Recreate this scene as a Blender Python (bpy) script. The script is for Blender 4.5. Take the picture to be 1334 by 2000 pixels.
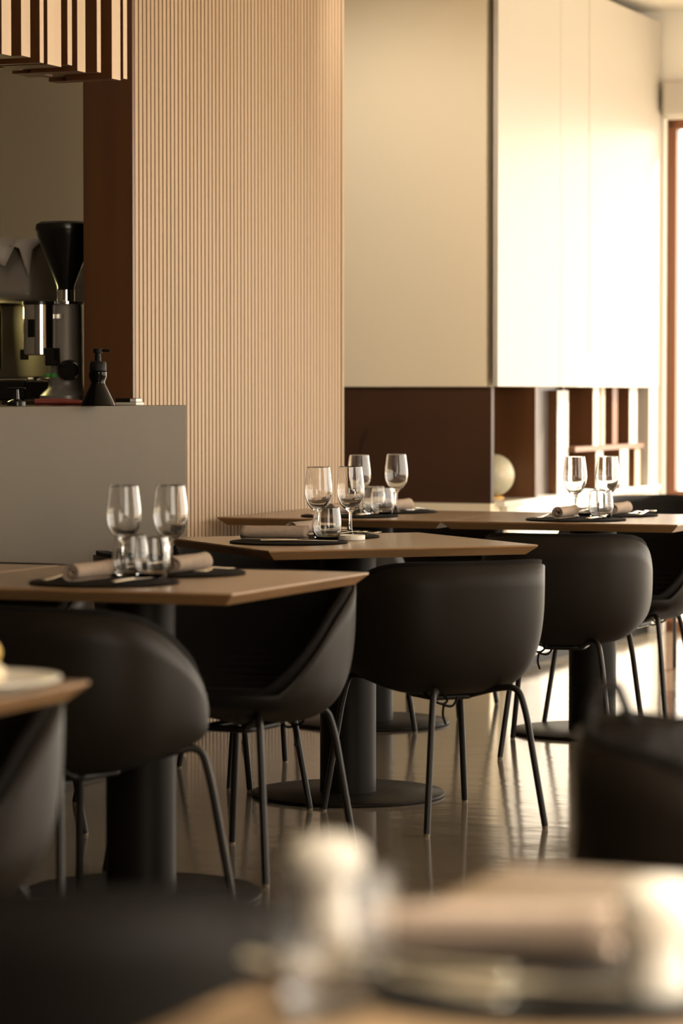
import bpy, bmesh, math, random
from mathutils import Vector, Matrix, Euler
random.seed(7)
for o in list(bpy.data.objects): bpy.data.objects.remove(o)
SC = bpy.context.scene
COL = SC.collection
PI = math.pi

# ------------------------------------------------------------------ camera, world, sun, exposure
CAM_H = 1.17
PITCH = math.atan(233/5833)
cd = bpy.data.cameras.new('camera'); cam = bpy.data.objects.new('camera', cd); COL.objects.link(cam)
cam.location = (0, 0, CAM_H); cam.rotation_euler = (PI/2-PITCH, 0, 0)
cd.sensor_fit = 'VERTICAL'; cd.sensor_height = 36; cd.sensor_width = 24; cd.lens = 105.0
cd.clip_start = .05; cd.clip_end = 200
cd.dof.use_dof = True; cd.dof.focus_distance = 8.95; cd.dof.aperture_fstop = 3.2
SC.camera = cam

AX = math.radians(-21.5)                       # the room's axes: s to the right, t away from the camera
SN, CS = math.sin(-AX), math.cos(AX)
def W(s, t, z=0): return Vector((SN*t+CS*s, CS*t-SN*s, z))

world = bpy.data.worlds.new('sky'); SC.world = world; world.use_nodes = True
bg = world.node_tree.nodes['Background']
bg.inputs[0].default_value = (1.0, .89, .74, 1); bg.inputs[1].default_value = 5.0

sun_dir = (W(-.75, -1.22) + Vector((0, 0, -1.03))).normalized()
sl = bpy.data.lights.new('sun', 'SUN'); so = bpy.data.objects.new('sun', sl); COL.objects.link(so)
sl.energy = 11.0; sl.color = (1, .89, .70); sl.angle = math.radians(.8)
so.rotation_euler = sun_dir.to_track_quat('-Z', 'Y').to_euler(); so.location = W(4, 20, 12)

def portal(name, c, sx, sz, normal):
    l = bpy.data.lights.new(name, 'AREA'); l.shape = 'RECTANGLE'; l.size = sx; l.size_y = sz
    l.cycles.is_portal = True
    o = bpy.data.objects.new(name, l); COL.objects.link(o); o.location = c
    o.rotation_euler = normal.to_track_quat('-Z', 'Z').to_euler(); return o
portal('portal_end', W(-1.75, 14.30, 1.27), 4.3, 2.5, W(0, -1))
portal('portal_right', W(.49, 10.5, 1.5), 7.3, 2.5, W(-1, 0))
portal('portal_near', W(.49, 2.42, 1.5), 3.7, 2.5, W(-1, 0))

SC.view_settings.view_transform = 'Standard'; SC.view_settings.look = 'None'
SC.view_settings.exposure = .12; SC.view_settings.gamma = 1; SC.view_settings.use_curve_mapping = False
SC.cycles.use_denoising = True
SC.cycles.max_bounces = 12; SC.cycles.transmission_bounces = 12; SC.cycles.glossy_bounces = 6
SC.cycles.caustics_reflective = False; SC.cycles.caustics_refractive = False
SC.cycles.sample_clamp_indirect = 6

# ------------------------------------------------------------------ materials
def mat(name, col, rough=.5, metal=0., noise=None, bump=None, trans=0., ior=1.45, coat=0., spec=.5, emit=None):
    m = bpy.data.materials.new(name); m.use_nodes = True
    nt = m.node_tree; b = nt.nodes['Principled BSDF']
    b.inputs['Base Color'].default_value = (*col, 1); b.inputs['Roughness'].default_value = rough
    b.inputs['Metallic'].default_value = metal; b.inputs['Transmission Weight'].default_value = trans
    b.inputs['IOR'].default_value = ior; b.inputs['Coat Weight'].default_value = coat
    b.inputs['Specular IOR Level'].default_value = spec
    if emit: b.inputs['Emission Color'].default_value = (*emit[0], 1); b.inputs['Emission Strength'].default_value = emit[1]
    tc = nt.nodes.new('ShaderNodeTexCoord')
    def tex(scale, detail=3.):
        mp = nt.nodes.new('ShaderNodeMapping'); mp.inputs['Scale'].default_value = scale
        nz = nt.nodes.new('ShaderNodeTexNoise'); nz.inputs['Scale'].default_value = 1; nz.inputs['Detail'].default_value = detail
        nt.links.new(tc.outputs['Object'], mp.inputs[0]); nt.links.new(mp.outputs[0], nz.inputs[0]); return nz
    if noise:                                   # (scale xyz, second colour)
        nz = tex(noise[0]); r = nt.nodes.new('ShaderNodeValToRGB')
        r.color_ramp.elements[0].position = .32; r.color_ramp.elements[1].position = .7
        r.color_ramp.elements[0].color = (*col, 1); r.color_ramp.elements[1].color = (*noise[1], 1)
        nt.links.new(nz.outputs[0], r.inputs[0]); nt.links.new(r.outputs[0], b.inputs['Base Color'])
    if bump:                                    # (scale xyz, strength, distance)
        nz = tex(bump[0], 2.); bp = nt.nodes.new('ShaderNodeBump'); bp.inputs['Strength'].default_value = bump[1]
        bp.inputs['Distance'].default_value = bump[2]
        nt.links.new(nz.outputs[0], bp.inputs['Height']); nt.links.new(bp.outputs[0], b.inputs['Normal'])
    return m
M = {}
M['floor'] = mat('polished resin floor', (.125, .10, .072), .12, noise=((1.3, 1.3, 1), (.155, .125, .09)), bump=((5, 7.5, 1), .05, .02))
M['cream'] = mat('cream paint', (.82, .71, .53), .75)
M['white'] = mat('white lacquer', (.54, .50, .44), .4)
M['whitegloss'] = mat('glossy white laminate', (.84, .79, .70), .12)
M['ceiling'] = mat('ceiling paint', (.93, .89, .81), .85)
M['barwall'] = mat('grey brown bar paint', (.11, .094, .075), .85)
M['counter'] = mat('warm grey counter panel', (.070, .051, .030), .65, noise=((2, 2, 2), (.079, .058, .034)))
M['oak'] = mat('light oak', (.55, .40, .26), .5, noise=((9, 9, .7), (.64, .48, .33)))
M['oakslat'] = mat('pale oak slat', (.385, .27, .172), .6, noise=((40, 40, .5), (.455, .325, .212)))
M['tabletop'] = mat('oiled oak tabletop', (.205, .13, .07), .26, noise=((3, 26, 3), (.245, .16, .088)), bump=((4, 60, 4), .05, .002))
M['tableedge'] = mat('oak table edge', (.34, .19, .085), .4, noise=((6, 6, 60), (.26, .14, .06)))
M['walnut'] = mat('dark walnut', (.10, .040, .014), .42, noise=((14, 14, .9), (.135, .055, .02)))
M['rust'] = mat('rust brown panel', (.056, .021, .0075), .55, noise=((2.5, 2.5, 4), (.042, .016, .006)))
M['rustletter'] = mat('darker lettering', (.026, .008, .003), .6)
M['black'] = mat('black', (.008, .0065, .005), .5, spec=.2)
M['worktop'] = mat('black stone worktop', (.02, .016, .012), .16)
M['blackmetal'] = mat('black powder coat', (.007, .0052, .0038), .45, bump=((300, 300, 300), .08, .001), spec=.14)
M['legmetal'] = mat('dark leg steel', (.010, .0075, .0055), .36, spec=.32)
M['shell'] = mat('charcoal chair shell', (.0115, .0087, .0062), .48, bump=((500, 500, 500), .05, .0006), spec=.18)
M['shadedshell'] = mat('black chair shell', (.006, .0046, .0036), .6, spec=.2)  # charcoal shell darkened for one chair: shade put into the colour
M['pad'] = mat('black quilted fabric', (.007, .0056, .0048), .85, spec=.15)
M['foot'] = mat('pale foot glide', (.16, .125, .085), .4)
M['mat'] = mat('black placemat', (.006, .005, .004), .8, bump=((220, 220, 220), .3, .001), spec=.1)
M['linen'] = mat('taupe linen', (.37, .28, .215), .9, noise=((60, 60, 60), (.31, .235, .18)), bump=((700, 700, 700), .35, .001))
M['steel'] = mat('polished steel', (.85, .82, .76), .1, metal=1)
M['brushed'] = mat('brushed steel', (.55, .52, .47), .28, metal=1)
M['glass'] = mat('clear glass', (1, 1, 1), 0., trans=1, ior=1.46)
M['ceramic'] = mat('white ceramic', (.8, .75, .66), .25)
M['darkplastic'] = mat('smoked plastic', (.014, .011, .009), .22)
M['blackgloss'] = mat('black glazed bottle', (.004, .0035, .003), .09, spec=.22)
M['grinder'] = mat('silver grey enamel', (.34, .31, .28), .38, metal=.25)
M['machine'] = mat('grey machine enamel', (.30, .26, .21), .35)
M['brass'] = mat('brass toned steel', (.78, .66, .32), .25, metal=1)
M['cloth'] = mat('white cotton cloth', (.55, .49, .42), .9)
M['frame'] = mat('brown window frame', (.20, .075, .03), .4)
M['leather'] = mat('black leather', (.008, .006, .0048), .5, bump=((40, 40, 40), .5, .01), spec=.25)
M['globe'] = mat('painted globe', (.62, .55, .40), .3, noise=((14, 14, 14), (.40, .40, .30)))
M['ochre'] = mat('ochre', (.70, .42, .10), .4)
M['food'] = mat('yellow food', (.85, .50, .06), .5, noise=((30, 30, 30), (.9, .7, .3)))
M['cream_food'] = mat('cream coloured food', (.85, .72, .50), .5)
M['lilac'] = mat('grey lilac lacquer', (.10, .082, .072), .35)
M['red'] = mat('dark red', (.16, .02, .012), .4)
M['green'] = mat('green button light', (.05, .3, .05), .4, emit=((.1, .6, .1), .06))
M['terrace'] = mat('pale paving', (.62, .56, .46), .8, noise=((2, 2, 2), (.55, .49, .40)))

# ------------------------------------------------------------------ mesh helpers
class MB:
    def __init__(s): s.v = []; s.f = []; s.m = []
    def add(s, vs, fs, mi=0):
        n = len(s.v); s.v += [tuple(v) for v in vs]; s.f += [tuple(i+n for i in f) for f in fs]; s.m += [mi]*len(fs); return s
    def box(s, a, b, mi=0):
        (x0, y0, z0), (x1, y1, z1) = a, b
        vs = [(x0,y0,z0),(x1,y0,z0),(x1,y1,z0),(x0,y1,z0),(x0,y0,z1),(x1,y0,z1),(x1,y1,z1),(x0,y1,z1)]
        fs = [(0,3,2,1),(4,5,6,7),(0,1,5,4),(1,2,6,5),(2,3,7,6),(3,0,4,7)]
        s.add(vs, fs, 0)
        s.m[-6:] = mi if isinstance(mi, (list, tuple)) else [mi]*6      # bottom, top, -y, +x, +y, -x
        return s
    def lathe(s, prof, n=40, c=(0, 0, 0), mi=0, cap=False):
        vs = []; fs = []; k = len(prof)
        for i in range(n):
            a = 2*PI*i/n
            for r, z in prof: vs.append((c[0]+r*math.cos(a), c[1]+r*math.sin(a), c[2]+z))
        for i in range(n):
            j = (i+1) % n
            for q in range(k-1): fs.append((i*k+q, j*k+q, j*k+q+1, i*k+q+1))
        s.add(vs, fs, mi)
        if cap:
            if prof[0][0] > 1e-6: s.add([vs[i*k] for i in range(n)], [tuple(reversed(range(n)))], mi)
            if prof[-1][0] > 1e-6: s.add([vs[i*k+k-1] for i in range(n)], [tuple(range(n))], mi)
        return s
    def tube(s, pts, r, n=10, mi=0, flat=1.):
        pts = [Vector(p) for p in pts]; rs = r if isinstance(r, (list, tuple)) else [r]*len(pts)
        vs = []; fs = []; up = None
        for i, p in enumerate(pts):
            t = (pts[min(i+1, len(pts)-1)]-pts[max(i-1, 0)]).normalized()
            if up is None: up = t.orthogonal().normalized() if abs(t.z) > .9 else Vector((0, 0, 1))
            x = up.cross(t).normalized(); y = t.cross(x).normalized(); up = y
            for k in range(n):
                a = 2*PI*k/n; vs.append(p+x*math.cos(a)*rs[i]+y*math.sin(a)*rs[i]*flat)
        for i in range(len(pts)-1):
            for k in range(n):
                q = (k+1) % n; fs.append((i*n+k, i*n+q, (i+1)*n+q, (i+1)*n+k))
        fs.append(tuple(reversed(range(n)))); fs.append(tuple((len(pts)-1)*n+k for k in range(n)))
        return s.add(vs, fs, mi)
    def build(s, name, mats, parent=None, smooth=False, bevel=0., loc=None, rot=None, weld=True):
        me = bpy.data.meshes.new(name); me.from_pydata(s.v, [], s.f)
        mats = mats if isinstance(mats, (list, tuple)) else [mats]
        for m in mats: me.materials.append(m)
        for p, i in zip(me.polygons, s.m): p.material_index = i
        bm = bmesh.new(); bm.from_mesh(me)
        if weld: bmesh.ops.remove_doubles(bm, verts=bm.verts, dist=1e-6)
        bmesh.ops.recalc_face_normals(bm, faces=bm.faces)
        bm.to_mesh(me); bm.free()
        o = bpy.data.objects.new(name, me); COL.objects.link(o)
        if bevel:
            b = o.modifiers.new('bevel', 'BEVEL'); b.width = bevel; b.segments = 2; b.limit_method = 'ANGLE'; b.angle_limit = .6
        if smooth:
            for p in me.polygons: p.use_smooth = True
            if smooth != 'all': me.set_sharp_from_angle(angle=math.radians(40))
        if parent: o.parent = parent
        if loc is not None: o.location = loc
        if rot is not None: o.rotation_euler = (0, 0, rot)
        return o
def rounded(pts, r=.03, n=6):
    pts = [Vector(p) for p in pts]; out = [pts[0]]
    for i in range(1, len(pts)-1):
        a, b, c = pts[i-1], pts[i], pts[i+1]
        d1 = (a-b); d2 = (c-b); q = min(r, d1.length*.49, d2.length*.49)
        p0 = b+d1.normalized()*q; p2 = b+d2.normalized()*q
        for k in range(n+1):
            u = k/n; out.append(p0*(1-u)**2+b*2*u*(1-u)+p2*u*u)
    out.append(pts[-1]); return out
def tag(o, label=None, cat=None, group=None, kind=None):
    if label: o['label'] = label
    if cat: o['category'] = cat
    if group: o['group'] = group
    if kind: o['kind'] = kind
    return o
def thing(name, label, cat, loc=(0, 0, 0), rz=0, group=None):
    o = bpy.data.objects.new(name, None); COL.objects.link(o); o.location = loc; o.rotation_euler = (0, 0, rz)
    o.empty_display_size = .1
    return tag(o, label, cat, group)
def copy_tree(o, parent=None):
    kids = [c for c in COL.objects if c.parent == o]
    c = o.copy(); COL.objects.link(c)
    if parent: c.parent = parent
    for k in kids: copy_tree(k, c)
    return c
def struct(mb, name, mats, label, cat='wall', **kw):
    o = mb.build(name, mats, rot=AX, **kw); return tag(o, label, cat, kind='structure')

# ------------------------------------------------------------------ the room (s, t, z)
S_L, S_R, T0, T1, ZC = -6.2, .42, -2.2, 14.15, 3.02
struct(MB().box((S_L, T0, -.1), (S_R+.1, T1+.1, 0)), 'floor', M['floor'], 'polished brown resin floor reflecting the windows', 'floor')
struct(MB().box((S_L, T0, ZC), (S_R+.1, T1+.1, ZC+.1)), 'ceiling', M['ceiling'], 'pale ceiling above the white cabinet', 'ceiling')
struct(MB().box((S_L, T0-.1, 0), (S_R+.1, T0, ZC)), 'wall_near', M['barwall'], 'dark wall at the near end of the room')
struct(MB().box((S_L-.1, T0, 0), (S_L, T1, ZC)), 'wall_bar', M['barwall'], 'grey brown wall behind the bar')
# unseen right wall: glazing between posts, a solid stretch shaped to shade the chairs
r = MB().box((S_R, T0, 0), (S_R+.15, T1, .3)).box((S_R, T0, 2.7), (S_R+.15, T1, ZC)).box((S_R, T0, .3), (S_R+.15, .6, 2.7)).box((S_R, 4.25, .3), (S_R+.15, 6.9, 2.7))
struct(r, 'wall_right', M['cream'], 'cream wall framing the row of side windows')
for i in range(4):
    t = 6.95+i*2.3
    tag(MB().box((S_R+.02, t-.04, .25), (S_R+.12, t+.04, 2.75)).build('trim_1', M['frame'], rot=AX), 'brown post between the side windows', 'post', kind='structure')
# end wall with its big window
SW0, ZW = -3.884, 2.50
e = MB().box((S_L, T1, 0), (SW0, T1+.15, ZC)).box((SW0, T1, ZW), (.36, T1+.15, ZC)).box((.36, T1, 0), (S_R+.1, T1+.15, ZC))
struct(e, 'wall_end', M['ceiling'], 'cream end wall around the bright window')
win = tag(MB().box((SW0, T1+.05, 0), (SW0+.045, T1+.12, ZW)).box((SW0, T1+.05, ZW-.045), (.36, T1+.12, ZW)).box((SW0, T1+.05, 0), (.36, T1+.12, .05))
    .box((.315, T1+.05, 0), (.36, T1+.12, ZW)).box((-2.1, T1+.05, 0), (-2.04, T1+.12, ZW)).box((-.9, T1+.05, 0), (-.84, T1+.12, ZW))
    .box((SW0, T1+.055, .655), (-2.1, T1+.115, .69)).build('window_1', M['frame'], rot=AX, bevel=.004), 'brown framed window in the end wall, full of daylight', 'window', kind='structure')
tag(MB().box((SW0+.004, T1-.085, ZW+.012), (.36, T1-.002, 2.68)).build('roller_blind_box', M['white'], rot=AX, bevel=.02), 'white roller blind box above the brown window', 'blind')
struct(MB().box((-9, T1+.16, -.1), (12, T1+16, -.02)), 'floor_terrace', M['terrace'], 'pale paving outside the window', 'ground')
struct(MB().box((S_R+.16, T0-4, -.1), (S_R+12, T1+.16, -.02)), 'floor_pavement', M['terrace'], 'pale paving outside the side windows', 'ground')

# slatted wall beside the bar
SS, TS0, TS1 = -4.23, 8.895, 10.745
sw = MB().box((SS-.18, TS0+.004, 0), (SS-.045, TS1, ZC), 1)
pit = .0312; n = int((TS1-TS0)/pit)
for i in range(n):
    t = TS0+i*pit
    sw.box((SS-.0452, t, .012), (SS, t+.0218, ZC), 0)
sw.box((SS-.18, TS1, 0), (SS, TS1+.02, ZC), 0)
struct(sw, 'wall_left', [M['oakslat'], M['black']], 'wall clad with thin vertical pale oak slats')
struct(MB().box((SS-.18, TS0-.02, 1.131), (SS-.001, TS0+.003, ZC)), 'trim_2', M['walnut'], 'dark walnut jamb between the bar opening and the slatted wall', 'trim')
struct(MB().box((SS-.02, TS0, 0), (SS+.004, TS1, .011)), 'baseboard_left', M['black'], 'black shadow gap under the slatted wall', 'baseboard')

# bar counter
ct = thing('bar_counter', 'warm grey bar counter with a thin black worktop', 'counter', W(-4.4, 7.0), AX)
def L(s, t, z): return (s+4.4, t-7.0, z)
MB().box(L(-4.06, 3.6, .02), L(-4.02, 8.83, 1.13)).box(L(-4.45, 8.79, .02), L(-4.06, 8.83, 1.112)).build('front_panel', M['counter'], ct, bevel=.002)
MB().box(L(-4.9, 3.6, 1.112), L(-4.062, 8.885, 1.13)).box(L(-4.225, 8.885, 1.112), L(-4.062, 8.888, 1.13)).build('worktop', M['worktop'], ct)
MB().box(L(-4.88, 3.6, 0), L(-4.07, 8.78, 1.11)).build('carcass', M['black'], ct)
MB().box(L(-4.05, 3.6, 0), L(-4.026, 8.82, .02)).build('toe_kick', M['black'], ct)

# hanging battens over the bar
def t_on(px, s):                                  # where a sight line meets the plane s
    k = (px-667)/5833; d = s/(CS*k-SN); return SN*k*d+CS*d
bt = thing('batten_canopy', 'hanging canopy of pale edged dark battens over the bar', 'canopy', W(-4.2, 8.0, 2.14), AX)
MB().box((-.10, -4.5, .62), (.13, .80, .88)).build('carrier', M['walnut'], bt)
bands = [(-190,-172),(-150,-130),(-108,-98),(-74,-52),(-32,-14),(7,26),(45,63),(81,89),(96,123),(135,144),(154,170),(192,200),(221,238),(243,251)]
for i, (a, b) in enumerate(bands):
    t0 = t_on(a, -4.06)-8.0; t1 = t_on(b, -4.06)-8.0
    dz = [0, .0, .012, 0, .01, 0, .008][i % 7]
    MB().box((-.02, t0, dz), (.14, t1, .62), [1, 1, 1, 0, 1, 1]).build('batten', [M['oak'], M['walnut']], bt, bevel=.002)
t_ = t_on(-190, -4.06)-8.0-.06; k_ = 0
while t_ > -2.6:                                  # the same rhythm carried on towards the near end of the bar
    w_ = (.075, .03, .09, .035, .07)[k_ % 5]
    MB().box((-.02, t_-w_, 0), (.14, t_, .62), [1, 1, 1, 0, 1, 1]).build('batten', [M['oak'], M['walnut']], bt, bevel=.002)
    MB().box((-.10, t_-w_-.07, .006), (-.022, t_, .62)).build('back_batten', M['walnut'], bt)
    t_ -= w_+.06; k_ += 1
for i in range(len(bands)-1):                     # the set-back battens that close the gaps
    t0 = t_on(bands[i][1], -4.06)-8.0; t1 = t_on(bands[i+1][0], -4.06)-8.0
    MB().box((-.10, t0-.02, .004+.01*(i % 2)), (-.022, t1+.02, .62)).build('back_batten', M['walnut'], bt)

# the block at the far left: cream wall, rust brown panel, cream base
TB = 11.65; SB = -3.90
struct(MB().box((S_L, TB, 1.195), (SB-.052, TB+.12, ZC)).box((S_L, TB, 0), (SB-.03, TB+.12, .713)), 'wall_far', M['cream'], 'cream wall above and below the rust brown panel')
struct(MB().box((S_L, TB+.12, 0), (-4.42, T1, ZC)), 'wall_core', M['black'], 'dark core behind the cream wall')
pn = thing('brown_wall_panel', 'rust brown wall panel with faint lettering below the cream wall', 'panel', W(-4.6, TB, .713), AX)
MB().box((-1.6, .012, .001), (.66, .05, .481)).build('board', M['rust'], pn)
MB().box((.66, .012, .001), (.668, .05, .481)).build('edge_strip', M['rust'], pn)
def text_mesh(txt, size, parent, loc, m):
    cu = bpy.data.curves.new('t', 'FONT'); cu.body = txt; cu.size = size; cu.extrude = .001; cu.align_x = 'RIGHT'
    o = bpy.data.objects.new('t', cu); COL.objects.link(o)
    me = bpy.data.meshes.new_from_object(o.evaluated_get(bpy.context.evaluated_depsgraph_get()))
    bpy.data.objects.remove(o); me.materials.append(m)
    r = bpy.data.objects.new('lettering', me); COL.objects.link(r); r.parent = parent; r.location = loc; r.rotation_euler = (PI/2, 0, 0)
    return r
text_mesh('NTE', .052, pn, (.29, .0105, .094), M['rustletter'])
MB().tube(rounded([(.105, .0115, .24), (.09, .0115, .20), (.13, .0115, .31), (.10, .0115, .27), (.085, .0115, .17)], .02), .003, 6).build('script_stroke', M['rustletter'], pn)

# tall white cabinet with an open niche
cb = thing('wall_cabinet', 'tall white cabinet with an open wood niche along the far wall', 'cabinet', W(SB, 12.9), AX)
def K(s, t, z): return (s-SB, t-12.9, z)
TE = 14.13
for a, b in ((TB+.0, 12.5), (12.504, 12.93), (12.938, TE)):
    MB().box(K(SB-.022, a, 1.195), K(SB, b, 2.965)).build('door_panel', M['white'], cb, bevel=.002)
MB().box(K(-4.40, TB+.13, 1.215), K(SB-.03, TE, 2.93)).build('upper_body', M['black'], cb)
MB().box(K(-4.40, TB+.13, 1.197), K(SB-.02, TE, 1.213)).build('niche_top', M['walnut'], cb)
MB().box(K(-4.40, TB+.06, .70), K(SB+.012, TE, .722)).build('ledge', M['whitegloss'], cb)
MB().box(K(-4.38, TB+.13, .05), K(SB, TE, .699)).build('base_front', M['whitegloss'], cb, bevel=.002)
MB().box(K(-4.3, TB+.13, 0), K(SB-.05, TE, .05)).build('toe_kick', M['black'], cb)
MB().box(K(-4.41, TB+.13, .723), K(-4.385, TE, 1.196)).build('niche_back', M['walnut'], cb)
MB().box(K(-4.38, 12.17, .723), K(SB-.005, 12.205, 1.196)).build('divider', M['walnut'], cb)
MB().box(K(-4.38, 12.34, .723), K(SB-.09, 12.76, 1.196)).build('lilac_front', M['lilac'], cb)
MB().box(K(-4.38, 12.778, .723), K(SB-.07, 12.80, 1.196)).build('divider', M['walnut'], cb)
MB().box(K(-4.38, 12.802, .905), K(SB-.02, 13.93, .928), [0, 0, 0, 1, 0, 0]).build('shelf', [M['walnut'], M['frame']], cb)
MB().box(K(-4.38, 13.96, .723), K(SB-.004, TE, 1.196)).build('end_panel', M['white'], cb)
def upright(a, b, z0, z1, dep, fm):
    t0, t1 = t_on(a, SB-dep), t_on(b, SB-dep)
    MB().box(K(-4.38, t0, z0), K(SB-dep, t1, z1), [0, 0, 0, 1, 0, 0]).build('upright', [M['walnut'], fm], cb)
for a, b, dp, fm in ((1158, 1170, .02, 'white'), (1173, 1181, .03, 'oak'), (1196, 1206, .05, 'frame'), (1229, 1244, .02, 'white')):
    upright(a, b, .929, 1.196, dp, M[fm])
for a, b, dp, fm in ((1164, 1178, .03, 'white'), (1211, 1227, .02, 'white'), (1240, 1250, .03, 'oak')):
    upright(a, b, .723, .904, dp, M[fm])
upright(1088, 1110, .724, 1.18, .05, M['white'])  # white strip added as the bright band before the lilac front
for i, s_ in enumerate((-3.75, -4.65)):  # unseen spots added to brighten the cream wall
    sp = thing('added_fill_spot', ('added white fill spot above the passage, nearer the windows', 'added white fill spot above the passage, nearer the bar')[i], 'added fill light', W(s_, 10.35, ZC), AX)
    MB().lathe([(.05, -.004), (.05, -.06), (.044, -.06), (.040, -.02)], 24).build('housing', M['white'], sp, smooth=True)
    l_ = bpy.data.lights.new('fill_spot_light', 'SPOT'); l_.energy = 27; l_.color = (1, .90, .76); l_.spot_size = math.radians(82); l_.spot_blend = .9; l_.shadow_soft_size = .03
    o_ = bpy.data.objects.new('fill_spot_light', l_); COL.objects.link(o_); o_.location = W(s_, 10.35, ZC-.075)
    o_.rotation_euler = (W(-4.4+i*-.1, TB, 1.75)-o_.location).to_track_quat('-Z', 'Y').to_euler()
# globe in the niche
gl = thing('table_globe', 'pale table globe standing in the niche beside the brown panel', 'globe', W(-4.052, 12.05, .722), AX)
MB().lathe([(0, .092), (0, .092)]+[(.090*math.sin(PI*i/20), .098-.090*math.cos(PI*i/20)) for i in range(1, 20)]+[(0, .188)], 32).build('sphere', M['globe'], gl, smooth='all')
MB().lathe([(.045, 0), (.045, .006), (.012, .014), (.010, .012)], 24, cap=True).build('stand', M['ochre'], gl, smooth=True)
MB().tube([(.094*math.cos(a), 0, .098+.094*math.sin(a)) for a in [math.radians(x) for x in range(95, 275, 8)]], .003, 8).build('meridian', M['ochre'], gl, smooth=True)

# ------------------------------------------------------------------ tables
def table_parts(o, w=.82, d=.82):
    m = MB(); hw, hd = w/2, d/2; c = .026
    ring = lambda x, y, z: [(-x, -y, z), (x, -y, z), (x, y, z), (-x, y, z)]
    vs = ring(hw, hd, .74)+ring(hw, hd, .735)+ring(hw-c, hd-c, .712)
    fs = [(0, 1, 2, 3), (11, 10, 9, 8)]; mi = [0, 1]
    for a in (0, 4):
        for k in range(4): q = (k+1) % 4; fs.append((a+k, a+4+k, a+4+q, a+q)); mi.append(1)
    m.add(vs, fs); m.m = mi
    m.build('tabletop', [M['tabletop'], M['tableedge']], o, bevel=.0015)
    MB().lathe([(.0815, .012), (.0815, .706)], 48, cap=True).build('column', M['blackmetal'], o, smooth=True)
    MB().lathe([(.14, .704), (.14, .7115)], 32, cap=True).build('mounting_plate', M['black'], o, smooth=True)
    MB().lathe([(.277, 0), (.281, .003), (.281, .009), (.278, .0115), (.08, .0125)], 72, cap=True).build('base_plate', M['blackmetal'], o, smooth=True)
TG = 'square oak pedestal tables'
def make_table(label, loc, rz, proto=None, w=.82):
    if proto is None or w != .82:
        o = thing('dining_table', label, 'table', loc, rz, TG); table_parts(o, w)
    else:
        o = copy_tree(proto); o.location = loc; o.rotation_euler = (0, 0, rz); tag(o, label)
    return o
A_C = W(-2.967, 6.26); B_C = Vector((.019, 8.66, 0)); C_C = W(-3.775, 9.86); D_C = W(-2.955, 9.86)
E_C = W(-.44, 2.17); H_C = W(-2.39, 3.59)
B_R = math.radians(23)
TA = make_table('oak pedestal table at left with two wine glasses, in front of the grey bar counter', A_C, AX)
TB_ = make_table('oak pedestal table turned at an angle in the middle, with a small white dish', B_C, B_R, TA)
TC = make_table('oak pedestal table against the slatted wall, behind the middle table', C_C, AX, TA)
TD = make_table('oak pedestal table at right in front of the white cabinet', D_C, AX, TA)
TE_ = make_table('blurred oak table nearest the camera at the bottom right', E_C, AX, TA)
TH = make_table('oak table at the left edge carrying the white plate', H_C, AX, TA)
TX = make_table('oak table end between the left table and the bar counter', W(-3.70, 6.26), AX, TA, w=.63)

# ------------------------------------------------------------------ chairs
def plan(th, a=.275, b=.25):                      # th = 0 at the back
    e = 2/2.6; c, s_ = math.cos(th), math.sin(th)
    return a*math.copysign(abs(s_)**e, s_), -b*math.copysign(abs(c)**e, c)
def rim(y, b=.25, top=.715, front=.452):
    u = (y+b)/(2*b)
    return top-(top-front)*min(1, (max(0, u)/.885)**2.0)
def lift(y): u = max(0, min(1, (y+.10)/.34)); return .042*u*u*(3-2*u)
def shell_grid(inset, zb, zadd, rows, ripple=0., lead=0.):
    N = 96; vs = [(0, .01, zb)]; fs = []
    for k in range(1, rows+1):
        ph = PI/2*k/rows
        g = math.sin(ph)**.48; h = 1-max(0, math.cos(ph))**.62
        for i in range(N):
            th = 2*PI*i/N; x, y = plan(th); zr = rim(y-lead)+zadd
            R = math.hypot(x, y); sc = (R-inset)/R
            z0 = zb+lift(y*g); z = z0+(max(zr, z0+.03)-z0)*h; off = ripple*math.sin(2*PI*z/.017) if ripple else 0
            rr = sc*g+(off/R)
            vs.append((x*rr, y*rr+.01*(1-g), z))
    for i in range(N): fs.append((0, 1+i, 1+(i+1) % N))
    for k in range(rows-1):
        for i in range(N):
            j = (i+1) % N; a = 1+k*N; fs.append((a+i, a+j, a+N+j, a+N+i))
    return vs, fs
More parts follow.
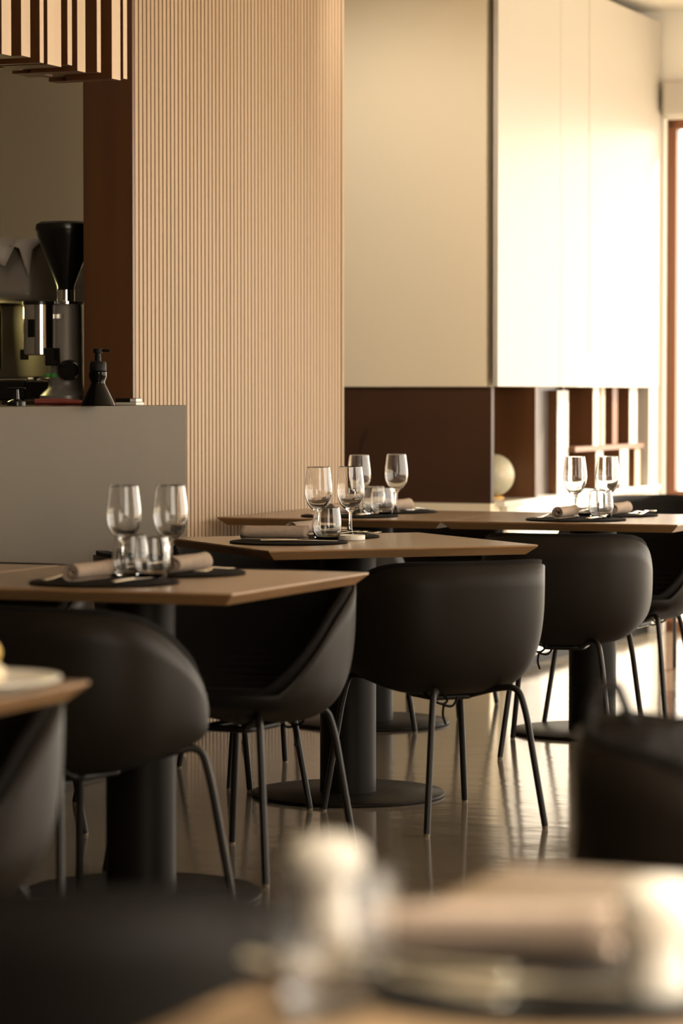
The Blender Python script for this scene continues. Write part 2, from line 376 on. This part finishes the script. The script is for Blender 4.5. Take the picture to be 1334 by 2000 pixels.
def chair_parts(o):
    m = MB(); m.add(*shell_grid(0, .350, -.004, 26)); s_ = m.build('shell', M['shell'], o, smooth='all')
    md = s_.modifiers.new('thick', 'SOLIDIFY'); md.thickness = .008; md.offset = -1
    m = MB(); m.add(*shell_grid(.009, .384, .006, 64, .0016, .022)); p = m.build('seat_pad', M['pad'], o, smooth='all')
    md = p.modifiers.new('thick', 'SOLIDIFY'); md.thickness = .012; md.offset = -1
    for sx in (-1, 1):
        for sy, fx, fy in ((-1, .178, -.275), (1, .222, .28)):
            pts = [(sx*.05, sy*.07, .346), (sx*(fx-.085), sy*(abs(fy)-.115), .372+(.012 if sy > 0 else 0)), (sx*(fx-.05), sy*(abs(fy)-.06), .378+(.014 if sy > 0 else 0)), (sx*(fx-.036), sy*(abs(fy)-.042), .31), (sx*fx, fy, .006)]
            lg = MB().tube(rounded(pts, .04, 8), .0090, 12).build('leg', M['legmetal'], o, smooth=True)
            MB().lathe([(.0078, 0), (.0084, .003), (.0080, .008)], 12, (sx*fx, fy, 0), cap=True).build('foot_glide', M['foot'], lg, smooth=True)
    MB().tube(rounded([(-.06, -.08, .345), (-.06, .08, .345), (.06, .08, .345), (.06, -.08, .345), (-.06, -.08, .345)], .03), .009, 10).build('seat_bracket', M['legmetal'], o, smooth=True)
    t1 = [(-.11, -.10, .372), (-.10, -.15, .345), (-.07, -.16, .332), (-.05, -.15, .345), (-.06, -.13, .36)]
    t2 = [(-.07, -.16, .332), (-.075, -.163, .305), (-.066, -.165, .28)]
    t3 = [(-.07, -.16, .332), (-.04, -.158, .325), (-.025, -.155, .352)]
    m = MB()
    for t in (t1, t2, t3): m.tube(rounded(t, .02), .0035, 8)
    m.build('tie_ribbon', M['pad'], o, smooth=True)
CG = 'charcoal bucket dining chairs'
CH = None
def chair(label, loc, rz):
    global CH
    if CH is None:
        o = thing('dining_chair', label, 'chair', loc, rz, CG); chair_parts(o); CH = o
    else:
        o = copy_tree(CH); o.location = loc; o.rotation_euler = (0, 0, rz); tag(o, label)
    return o
FP, FN = AX, AX+PI
chair('charcoal bucket chair at the middle table, its back turned to us in sharp focus', (.270, 8.165, 0), math.radians(25))
chair('charcoal bucket chair at the far side of the middle table, mostly hidden under its top', (-.235, 9.10, 0), B_R+PI)
chair('charcoal bucket chair between left table and middle table, its back edge against the grey counter', (-.435, 8.42, 0), math.radians(-66))
chair('charcoal bucket chair in front of the left table, back turned and cut by the frame', (-.575, 6.47, 0), math.radians(-34))
chair('charcoal bucket chair on the far side of the left table, its open side towards us', (-.25, 7.385, 0), PI+math.radians(-27))
chair('charcoal bucket chair behind the left table, close to the bar counter', W(-3.69, 6.79), FN)
chair('charcoal bucket chair at the near side of the slatted wall table, behind the middle table', W(-3.74, 9.34), FP)
chair('charcoal bucket chair at the far side of the slatted wall table', W(-3.74, 10.36), FN)
chair('charcoal bucket chair at the right table, back turned to us beside the black column', (.738, 9.74, 0), math.radians(-12))
chair('charcoal bucket chair on the far side of the right table, its quilted seat facing us', (1.025, 10.69, 0), FN)
chair('charcoal bucket chair farthest away, showing only its ribbed back above the right table', (1.43, 12.95, 0), PI+math.radians(35))
chair('charcoal bucket chair under the table with the plate at the left edge', (-.725, 4.69, 0), FN)
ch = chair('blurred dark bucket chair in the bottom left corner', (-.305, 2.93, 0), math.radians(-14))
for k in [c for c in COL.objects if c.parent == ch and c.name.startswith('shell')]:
    k.data = k.data.copy(); k.data.materials[0] = M['shadedshell']  # this chair's shade is painted into its shell colour
chair('blurred charcoal bucket chair at right holding a black bag', (.565, 4.0, 0), math.radians(-97))

# ------------------------------------------------------------------ tableware
ZT = .74; ZM = .7465
def placemat(label, loc, first=[None]):
    if first[0] is None:
        o = MB().lathe([(.16, 0), (.168, .001), (.170, .003), (.168, .0055), (.163, .0065), (.157, .0052), (.15, .006), (0, .006)], 72, cap=True).build('placemat', M['mat'], smooth=True)
        first[0] = o
    else: o = first[0].copy(); COL.objects.link(o)
    o.location = loc; return tag(o, label, 'placemat', 'round black placemats')
WG = [(.0, .0), (.036, .0), (.0365, .0012), (.030, .003), (.014, .006), (.0062, .013), (.0046, .03), (.0044, .06), (.0056, .074), (.012, .0815), (.022, .089), (.031, .100), (.0375, .115),
      (.0408, .132), (.0412, .146), (.0396, .166), (.0362, .192), (.0341, .2085), (.0338, .2108), (.0336, .2114), (.0333, .2114), (.0331, .2108), (.0333, .2085), (.0353, .192), (.0384, .166), (.0400, .146), (.0396, .132), (.0363, .116), (.030, .102), (.021, .0915), (.011, .0855), (0, .0845)]
TU = [(0, 0), (.027, 0), (.030, .0015), (.036, .012), (.0415, .030), (.0425, .045), (.040, .070), (.0360, .0955), (.0355, .0980), (.0352, .0987), (.0347, .0987), (.0343, .0980), (.0347, .0955), (.0386, .070), (.0410, .045), (.0398, .031), (.034, .016), (.027, .010), (0, .009)]
def lathe_item(name, prof, label, cat, group, loc, store={}):
    if name not in store: o = store[name] = MB().lathe(prof, 48).build(name, M['glass'], smooth='all')
    else: o = store[name].copy(); COL.objects.link(o)
    o.location = loc; return tag(o, label, cat, group)
def wine(label, x, y, z=ZT): return lathe_item('wine_glass', WG, label, 'wine glass', 'stemmed wine glasses', (x, y, z+.0003))
def tumbler(label, x, y, z=ZT): return lathe_item('water_tumbler', TU, label, 'tumbler', 'stemless water tumblers', (x, y, z+.0003))
def napkin(label, x, y, z, ang, first=[None]):
    if first[0] is None:
        N = 76; turns = 3.4; Ls = .095; vs = []; fs = []; nl = 14
        for j in range(nl+1):
            u = -Ls+2*Ls*j/nl
            for i in range(N):
                f = i/(N-1); a = -2*PI*turns*f+.6; r_ = .005+.0155*f
                r_ *= 1+.05*math.sin(3*a+u*22)+.025*math.sin(u*60+a)
                vs.append((u+.0035*math.sin(a*1.7)*(abs(u)/Ls), r_*1.06*math.cos(a), .0222+r_*.98*math.sin(a)))
        for j in range(nl):
            for i in range(N-1): fs.append((j*N+i, j*N+i+1, (j+1)*N+i+1, (j+1)*N+i))
        o = MB().add(vs, fs).build('rolled_napkin', M['linen'], smooth='all')
        md = o.modifiers.new('thick', 'SOLIDIFY'); md.thickness = .0022; md.offset = 0
        zmin = min(v.co.z for v in o.data.vertices)-.0012
        for v in o.data.vertices: v.co.z -= zmin
        first[0] = o
    else: o = first[0].copy(); COL.objects.link(o)
    o.location = (x, y, z); o.rotation_euler = (0, 0, ang); return tag(o, label, 'napkin', 'rolled linen napkins')
# cutlery: lengthwise along +x, lofted from (x, half width, z, half thickness)
def loft(m, secs, n=10, yoff=0.):
    vs = []; fs = []
    for x, w, z, h in secs:
        for k in range(n):
            a = 2*PI*k/n; vs.append((x, yoff+w*math.cos(a), z+h*math.sin(a)))
    for i in range(len(secs)-1):
        for k in range(n):
            q = (k+1) % n; fs.append((i*n+k, i*n+q, (i+1)*n+q, (i+1)*n+k))
    fs.append(tuple(reversed(range(n)))); fs.append(tuple((len(secs)-1)*n+k for k in range(n)))
    m.add(vs, fs); return m
def cutlery(kind, label, x, y, z, ang, store={}):
    if kind not in store:
        o = thing(kind, label, kind, (0, 0, 0), 0, None)
        hs = [(-.10, .005, .003, .0015), (-.098, .0095, .003, .002), (-.06, .008, .0045, .0022), (-.01, .0045, .009, .002), (.025, .0035, .0115, .0018)]
        if kind == 'knife':
            loft(MB(), [(-.11, .004, .004, .002), (-.107, .0085, .004, .0035), (-.05, .0085, .0045, .0038), (-.005, .006, .0045, .003)]).build('handle', M['steel'], o, smooth=True)
            loft(MB(), [(-.006, .006, .0045, .0018), (.01, .009, .004, .0011), (.08, .0095, .003, .0009), (.105, .006, .002, .0008), (.112, .001, .002, .0006)]).build('blade', M['steel'], o, smooth=True)
        else:
            loft(MB(), hs).build('handle', M['steel'], o, smooth=True)
        if kind == 'fork':
            m = MB(); loft(m, [(.024, .0036, .0115, .0018), (.038, .010, .009, .0014), (.05, .0125, .007, .0012), (.056, .0125, .0066, .0012)])
            for k in range(4):
                yo = -.0102+.0068*k
                loft(m, [(.054, .0022, .0067, .0011), (.08, .0019, .0052, .001), (.098, .0012, .0085, .0008)], 6, yo)
            m.build('tines', M['steel'], o, smooth=True)
        if kind == 'spoon':
            m = MB(); vs = []; fs = []; nr, na = 7, 24
            for k in range(nr):
                rr = (k+1)/nr
                for i in range(na):
                    a = 2*PI*i/na; vs.append((.058+.036*rr*math.cos(a), .021*rr*math.sin(a)*(1-.14*math.cos(a)), .0028+.0085*rr*rr))
            vs.append((.058, 0, .0022)); c = len(vs)-1
            for i in range(na): fs.append((c, i, (i+1) % na))
            for k in range(nr-1):
                for i in range(na): j = (i+1) % na; fs.append((k*na+i, k*na+j, (k+1)*na+j, (k+1)*na+i))
            b = m.add(vs, fs).build('bowl', M['steel'], o, smooth='all')
            md = b.modifiers.new('thick', 'SOLIDIFY'); md.thickness = .0012; md.offset = 0
        store[kind] = o
    else: o = copy_tree(store[kind])
    o.location = (x, y, z+.0006); o.rotation_euler = (0, 0, ang)
    return tag(o, label, kind, {'fork': 'steel forks', 'knife': 'steel knives', 'spoon': 'steel spoons'}[kind])

P2 = PI/2
def setting(base, face, names, glasses=True):
    """one place setting: face is the direction the diner looks; names holds the labels"""
    f = Vector((math.cos(face), math.sin(face), 0)); r_ = Vector((f.y, -f.x, 0))
    placemat(names[0], (*base.xy, ZT))
    q = base-r_*.035+f*.0; napkin(names[1], q.x, q.y, ZM, face)
    q = base-r_*.105; cutlery('fork', names[2], q.x, q.y, ZM, face)
    q = base+r_*.075; cutlery('knife', names[3], q.x, q.y, ZM, face)
fp = P2+AX; fn = fp+PI
p_ = W(0, 1)
# left table
setting(A_C-p_*.19+W(.0, 0), fp, ['round black placemat at the near side of the left table', 'taupe rolled napkin at the near side of the left table, spiral end towards us',
    'steel fork left of the spiral ended napkin on the left table', 'steel knife on the near placemat of the left table'])
setting(A_C+p_*.19, fn, ['round black placemat at the far side of the left table', 'taupe rolled napkin at the far side of the left table, behind the right wine glass',
    'steel fork on the far placemat of the left table, tines showing', 'steel knife on the far placemat of the left table'])
wine('left wine glass of the pair on the left table, against the grey counter', -.513, 7.03); wine('right wine glass of the pair on the left table', -.405, 7.06)
tumbler('tumbler between and behind, the left of two on the left table', -.492, 6.95+.0); tumbler('front tumbler, the right of two on the left table', -.436, 6.86)
# middle table
ub = Vector((math.cos(B_R), math.sin(B_R), 0)); vb = Vector((-ub.y, ub.x, 0))
b1 = B_C-ub*.2-vb*.035; b2 = B_C+ub*.02+vb*.24
placemat('round black placemat at the left corner of the middle table', (b1.x, b1.y, ZT))
placemat('round black placemat at the far side of the middle table, behind the wine glasses', (b2.x, b2.y, ZT))
napkin('taupe napkin roll lying lengthwise on the near placemat of the middle table', b1.x-.042, b1.y+.055, ZM, math.radians(3))
napkin('taupe napkin roll behind the tumbler on the middle table, end towards us', b2.x-.06, b2.y+.02, ZM, math.radians(70))
cutlery('knife', 'steel knife in front of the lengthwise napkin roll on the middle table', b1.x+.03, b1.y-.075, ZM, math.radians(4))
cutlery('fork', 'steel fork with tines to the right on the middle table, the outermost', b2.x+.085, b2.y-.035, ZM, math.radians(28))
cutlery('fork', 'steel fork with tines to the right on the middle table, nearer the wine glass', b2.x+.045, b2.y+.0, ZM, math.radians(28))
wine('left wine glass of the pair on the middle table, in focus', -.068, 8.80); wine('right wine glass of the pair on the middle table, standing by the white dish', .027, 8.86)
tumbler('tumbler in front of the wine glasses on the middle table', -.042, 8.63)
ds = thing('butter_dish', 'small round white dish beside the tumbler on the middle table', 'dish', (.030, 8.70, ZT))
MB().lathe([(.036, 0), (.039, .003), (.039, .014), (.037, .016), (.034, .0145), (.033, .006), (0, .005)], 48, cap=True).build('bowl', M['ceramic'], ds, smooth=True)
MB().lathe([(0, .0055), (.030, .0055), (.031, .009), (.028, .0105), (0, .0105)], 40).build('butter', M['cream_food'], ds, smooth=True)
# slatted wall table
setting(C_C-p_*.2, fp, ['round black placemat at the near side of the slatted wall table', 'napkin roll beside the tumblers at the near side of the slatted wall table',
    'steel fork on the near placemat of the slatted wall table', 'steel knife on the near placemat of the slatted wall table'])
setting(C_C+p_*.2, fn, ['round black placemat at the far side of the slatted wall table', 'napkin roll right of the wine glass, in front of the brown panel',
    'steel fork on the far placemat of the slatted wall table', 'steel knife on the far placemat of the slatted wall table'])
wine('left wine glass of the pair on the slatted wall table, partly behind a nearer glass', .062, 10.50); wine('right wine glass of the pair on the slatted wall table, against the brown panel', .195, 10.62)
tumbler('back tumbler on the slatted wall table', .115, 10.58); tumbler('front tumbler on the slatted wall table', .142, 10.42)
# right table
setting(D_C-p_*.2, fp, ['round black placemat at the near side of the right table', 'crumpled napkin roll in front of the wine glasses on the right table',
    'steel fork left of the napkin at the near side of the right table', 'steel knife on the near placemat of the right table'])
setting(D_C+p_*.2, fn, ['round black placemat at the far side of the right table', 'napkin roll at the far side of the right table, right of the wine glasses',
    'steel fork on the far placemat of the right table', 'steel knife on the far placemat of the right table'])
q = D_C+p_*.2+W(.135, -.01); cutlery('spoon', 'shiny spoon at the right end of the far placemat of the right table', q.x, q.y, ZM, fp)
wine('left wine glass of the pair on the right table', .802, 10.26); wine('right wine glass of the pair on the right table', .918, 10.30)
tumbler('back tumbler on the right table, between the wine glasses', .852, 10.345); tumbler('front tumbler on the right table, on the placemat edge', .880, 10.13)
# nearest table
pe = Vector((.16, 2.17, 0))
placemat('blurred round black placemat on the nearest table', (pe.x, pe.y, ZT))
napkin('blurred napkin roll on the nearest table', .108, 2.22, ZM, math.radians(-4))
cutlery('knife', 'blurred steel knife in front of the napkin on the nearest table', .15, 2.10, ZM, math.radians(-6))
cutlery('spoon', 'blurred steel spoon left of the napkin on the nearest table', .03, 2.11, ZM, math.radians(150))
cutlery('fork', 'blurred steel fork at the left end of the nearest table setting', .025, 2.17, ZM, math.radians(172))
def shaker(label, x, y, first=[None]):
    if first[0] is None:
        o = thing('salt_shaker', label, 'shaker', (0, 0, 0), 0, 'white topped shakers')
        MB().lathe([(0, 0), (.022, 0), (.0235, .002), (.022, .02), (.020, .044), (0, .044)], 32).build('body', M['ceramic'], o, smooth=True)
        MB().lathe([(.022, .044), (.028, .047), (.031, .060), (.029, .074), (.018, .083), (0, .085)], 32, cap=True).build('cap', M['ceramic'], o, smooth=True)
        first[0] = o
    else: o = copy_tree(first[0])
    o.location = (x, y, ZT); tag(o, label)
shaker('blurred white shaker at the left of the nearest table', -.012, 2.32)
shaker('blurred white shaker at the right edge of the nearest table', .224, 2.10)
tumbler('blurred tumbler in front of the left white shaker on the nearest table', -.005, 2.07)
# plate of food at the left edge
pl = thing('dinner_plate', 'white dinner plate at the left edge table', 'plate', (-.535, 4.29, ZT))
MB().lathe([(0, 0), (.075, 0), (.08, .004), (.125, .016), (.131, .019), (.130, .0215), (.122, .0195), (.08, .0085), (0, .007)], 56).build('dish', M['ceramic'], pl, smooth='all')
fd = thing('food_garnish', 'yellow garnish on a cream coloured bite on the white plate', 'food', (-.505, 4.25, ZT+.0085))
def blob(name, r, c, sq, m, par, sd):
    random.seed(sd); mb = MB(); pr = [(0, -1)]+[(math.sin(PI*i/12), -math.cos(PI*i/12)) for i in range(1, 12)]+[(0, 1)]
    mb.lathe([(a*r, b*r*sq) for a, b in pr], 24, (c[0], c[1], c[2]+r*sq))
    mb.v = [(x+.08*r*math.sin(70*y+sd), y+.08*r*math.sin(60*z+sd), z) for x, y, z in mb.v]
    return mb.build(name, m, par, smooth='all')
blob('cream_bite', .024, (0, 0, 0), .8, M['cream_food'], fd, 1); blob('yellow_garnish', .017, (.0, 0, .034), 1.0, M['food'], fd, 2)

# bag on the chair at right
bag = thing('handbag', 'black leather handbag standing on the blurred chair at right', 'bag', (.49, 4.0, .415), math.radians(5))
mb = MB(); N = 40; hz = [(0, .92), (.01, .98), (.06, 1.0), (.14, .97), (.22, .86), (.265, .72), (.28, .58)]; vs = []; fs = []
for z, sc in hz:
    for i in range(N):
        a = 2*PI*i/N; c, s_ = math.cos(a), math.sin(a)
        x = .185*math.copysign(abs(c)**.55, c)*(1-.12*z/.28); y = .075*math.copysign(abs(s_)**.7, s_)*sc
        k = 1+.03*math.sin(7*a+z*30)
        vs.append((x*k, y*k, 1.13*z+(.012*math.sin(3*a) if z > .2 else 0)))
for k in range(len(hz)-1):
    for i in range(N): j = (i+1) % N; fs.append((k*N+i, k*N+j, (k+1)*N+j, (k+1)*N+i))
fs.append(tuple(reversed(range(N)))); fs.append(tuple((len(hz)-1)*N+i for i in range(N)))
mb.add(vs, fs).build('body', M['leather'], bag, smooth='all')
MB().tube(rounded([(-.165, -.02, .27), (-.160, -.02, .34), (-.145, -.02, .365), (-.125, -.02, .366), (-.115, -.02, .34), (-.095, -.02, .29)], .02), .0085, 10).build('handle', M['leather'], bag, smooth=True)
MB().lathe([(.013, 0), (.013, .004), (.010, .006)], 20, cap=True).build('buckle', M['brushed'], bag, loc=(-.062, -.066, .24)).rotation_euler = (PI/2, 0, 0)

# ------------------------------------------------------------------ things on the bar
ZB = 1.1303
gr = thing('coffee_grinder', 'tall coffee grinder with black cone hopper on the bar', 'grinder', (-.935, 10.10, ZB), AX)
MB().lathe([(.085, 0), (.09, .01), (.088, .03), (.062, .055), (.058, .07), (.056, .33), (.053, .338), (0, .338)], 40, (.005, 0, 0), cap=True).build('body', M['grinder'], gr, smooth=True)
MB().lathe([(.062, .338), (.062, .346), (.030, .350), (.030, .385), (.052, .385)], 40, (.005, 0, 0)).build('collar', M['steel'], gr, smooth=True)
MB().lathe([(.026, .365), (.030, .40), (.095, .565), (.098, .585), (.093, .585), (.088, .566), (.026, .402)], 48, (.005, 0, 0)).build('hopper', M['darkplastic'], gr, smooth=True)
MB().lathe([(.099, .583), (.101, .590), (.099, .606), (.085, .614), (0, .618)], 48, (.005, 0, 0)).build('hopper_lid', M['darkplastic'], gr, smooth=True)
ds_ = MB().lathe([(0, .165), (.052, .165), (.055, .168), (.055, .335), (0, .335)], 48, (-.055, -.075, 0)).build('doser', M['steel'], gr, smooth=True)
MB().lathe([(.058, .334), (.058, .345), (.05, .35), (0, .35)], 48, (-.055, -.075, 0)).build('doser_lid', M['darkplastic'], ds_, smooth=True)
wv = MB()
for a0 in (-95, -165):
    vs = []
    for k in range(7):
        a = math.radians(a0-14+28*k/6)
        for z in (.225, .285): vs.append((-.055+.0556*math.cos(a), -.075+.0556*math.sin(a), z))
    wv.add(vs, [(2*k, 2*k+2, 2*k+3, 2*k+1) for k in range(6)])
wv.build('sight_window', M['black'], ds_, smooth=True)
MB().box((-.012, -.125, .13), (.022, -.075, .19)).build('lever_block', M['darkplastic'], gr, bevel=.004)
MB().box((-.118, -.10, .15), (-.104, -.06, .185)).build('catch', M['darkplastic'], gr, bevel=.003)
MB().lathe([(0, 0), (.034, 0), (.036, .004), (.034, .022), (0, .024)], 32).build('adjust_knob', M['darkplastic'], gr, smooth=True, loc=(.048, -.056, .115)).rotation_euler = (PI/2, 0, 0)
MB().tube(rounded([(-.055, -.02, .085), (-.055, -.08, .088), (-.085, -.11, .085)], .02), .007, 8).build('portafilter_fork', M['steel'], gr, smooth=True)
for k in (0, 1): MB().lathe([(.007, 0), (.007, .006), (0, .007)], 16, cap=True).build('power_button', M['green'], gr, loc=(-.03+.022*k, -.062, .098)).rotation_euler = (PI/2, 0, 0)
MB().box((-.022, -.058, .288), (.022, -.052, .304)).build('badge', M['brushed'], gr, bevel=.001)

em = thing('espresso_machine', 'grey espresso machine with brass toned group at the left edge of the bar', 'coffee machine', (-1.225, 10.72, ZB), AX)
prof = [(-.28, .355), (-.295, .38), (-.25, .52), (-.22, .555), (.12, .555), (.15, .52), (.16, .355)]
nn = len(prof)
def housing(x0, x1, dy, name, m):
    vs = [(x, y+dy, z) for x in (x0, x1) for y, z in prof]
    fs = [(k, (k+1) % nn, nn+(k+1) % nn, nn+k) for k in range(nn)]+[tuple(range(nn)), tuple(reversed(range(nn, 2*nn)))]
    return MB().add(vs, fs).build(name, m, em, smooth=True, bevel=.012)
housing(.045, .27, 0, 'upper_housing', M['machine']); housing(-.30, .038, -.012, 'side_housing', M['machine'])
MB().box((-.30, -.02, .09), (.25, .15, .353)).build('back_housing', M['machine'], em, bevel=.01)
MB().box((-.31, -.30, .012), (.255, .15, .085)).build('drip_tray', M['darkplastic'], em, bevel=.008)
MB().tube(rounded([(.055, -.20, .343), (.092, -.20, .343), (.092, -.20, .125), (.06, -.20, .125)], .03, 8), .018, 12, flat=1.2).build('side_frame', M['brass'], em, smooth=True)
MB().lathe([(0, .20), (.04, .20), (.042, .22), (.034, .30), (.036, .35)], 32, (.02, -.16, 0), cap=True).build('brew_group', M['brass'], em, smooth=True)
MB().lathe([(.020, -.012), (.022, 0), (.020, .012)], 28, cap=True).build('gauge', M['ceramic'], em, loc=(.045, -.225, .225)).rotation_euler = (PI/2, 0, 0)
MB().lathe([(.015, -.012), (.017, 0), (.015, .012)], 28, cap=True).build('steam_knob', M['ceramic'], em, loc=(.045, -.225, .172)).rotation_euler = (PI/2, 0, 0)
MB().tube([(.05, -.21, .165), (.115, -.24, .168)], .009, 10).build('portafilter_handle', M['darkplastic'], em, smooth=True)
MB().tube([(-.10, -.21, .142), (.075, -.21, .142)], .012, 12).build('rail', M['brass'], em, smooth=True)
ll = bpy.data.lights.new('work_lamp', 'POINT'); ll.energy = 2.2; ll.color = (1, .85, .35); ll.shadow_soft_size = .02
lo = bpy.data.objects.new('work_lamp', ll); COL.objects.link(lo); lo.parent = em; lo.location = (.03, -.26, .32)
bl = bpy.data.lights.new('bar_fill_light', 'AREA'); bl.shape = 'RECTANGLE'; bl.size = .3; bl.size_y = 2.2; bl.energy = 3.5; bl.color = (1, .88, .72)  # unseen area light added to brighten the bar and its wall
bo = bpy.data.objects.new('bar_fill_light', bl); COL.objects.link(bo); bo.location = W(-4.9, 8.2, 2.9); bo.rotation_euler = (0, 0, AX)
# cloth over the machine
cl = MB(); N = 26; vs = []; fs = []
for i in range(N):
    for j in range(N):
        u, v = i/(N-1)-.5, j/(N-1)-.5
        x, y = u*.46, v*.44; z = .562+.008*math.sin(23*u+5*v)+.008*math.sin(17*v-9*u)+.03*max(0, .3-abs(u))
        if y < -.17: z -= (-.17-y)*(1.1+.7*math.sin(28*u)); y = -.17+(y+.17)*.75-.055
        if x > .19: z -= (x-.19)*(.6+.5*math.sin(20*v))
        vs.append((x, y, z))
for i in range(N-1):
    for j in range(N-1): fs.append((i*N+j, (i+1)*N+j, (i+1)*N+j+1, i*N+j+1))
cl.add(vs, fs); clo = cl.build('bar_cloth', M['cloth'], smooth='all', loc=em.location+W(.04, -.03), rot=AX)
md = clo.modifiers.new('thick', 'SOLIDIFY'); md.thickness = .003; md.offset = 1
tag(clo, 'crumpled white cloth lying on top of the espresso machine', 'cloth')
sd = thing('soap_dispenser', 'black conical pump dispenser in front of the walnut jamb', 'dispenser', (-.735, 9.02, ZB), 0)
MB().lathe([(0, 0), (.050, 0), (.052, .003), (.049, .012), (.022, .066), (.021, .072), (.027, .088), (.027, .102), (.020, .108), (0, .108)], 40).build('bottle', M['blackgloss'], sd, smooth=True)
MB().lathe([(.026, .106), (.026, .128), (.022, .134), (.010, .135), (.009, .158), (.014, .160), (.014, .172), (0, .174)], 28).build('pump', M['black'], sd, smooth=True)
MB().tube([(.008, 0, .167), (.032, -.004, .167), (.036, -.005, .163)], .0045, 8).build('spout', M['black'], sd, smooth=True)
bx = thing('card_box', 'small black and white box on the end of the bar worktop', 'box', W(-4.20, 8.80, ZB), AX)
MB().box((-.045, -.03, 0), (.03, .03, .008)).build('tray', M['ceramic'], bx, bevel=.001)
MB().box((-.05, -.02, .008), (.025, .02, .022)).build('lid', M['black'], bx, bevel=.001)
MB().box((.004, -.021, .010), (.0255, .021, .020)).build('label_patch', M['ceramic'], bx)
tp = thing('coffee_tamper', 'black tamper standing in front of the espresso machine', 'tamper', W(-4.28, 8.15, ZB), 0)
MB().lathe([(0, 0), (.029, 0), (.029, .012), (.009, .02), (.007, .05), (.0, .05)], 28).build('base', M['darkplastic'], tp, smooth=True)
MB().box((-.028, -.008, .05), (.028, .008, .056)).build('grip', M['darkplastic'], tp, bevel=.002)
tag(MB().tube([(-.09, 0, .011), (.0, 0, .011), (.07, 0, .009)], [.010, .0105, .006], 12).build('red_handle', M['red'], smooth=True, loc=W(-4.22, 8.35, ZB), rot=math.radians(5)), 'dark red handle lying at the edge of the bar', 'handle')
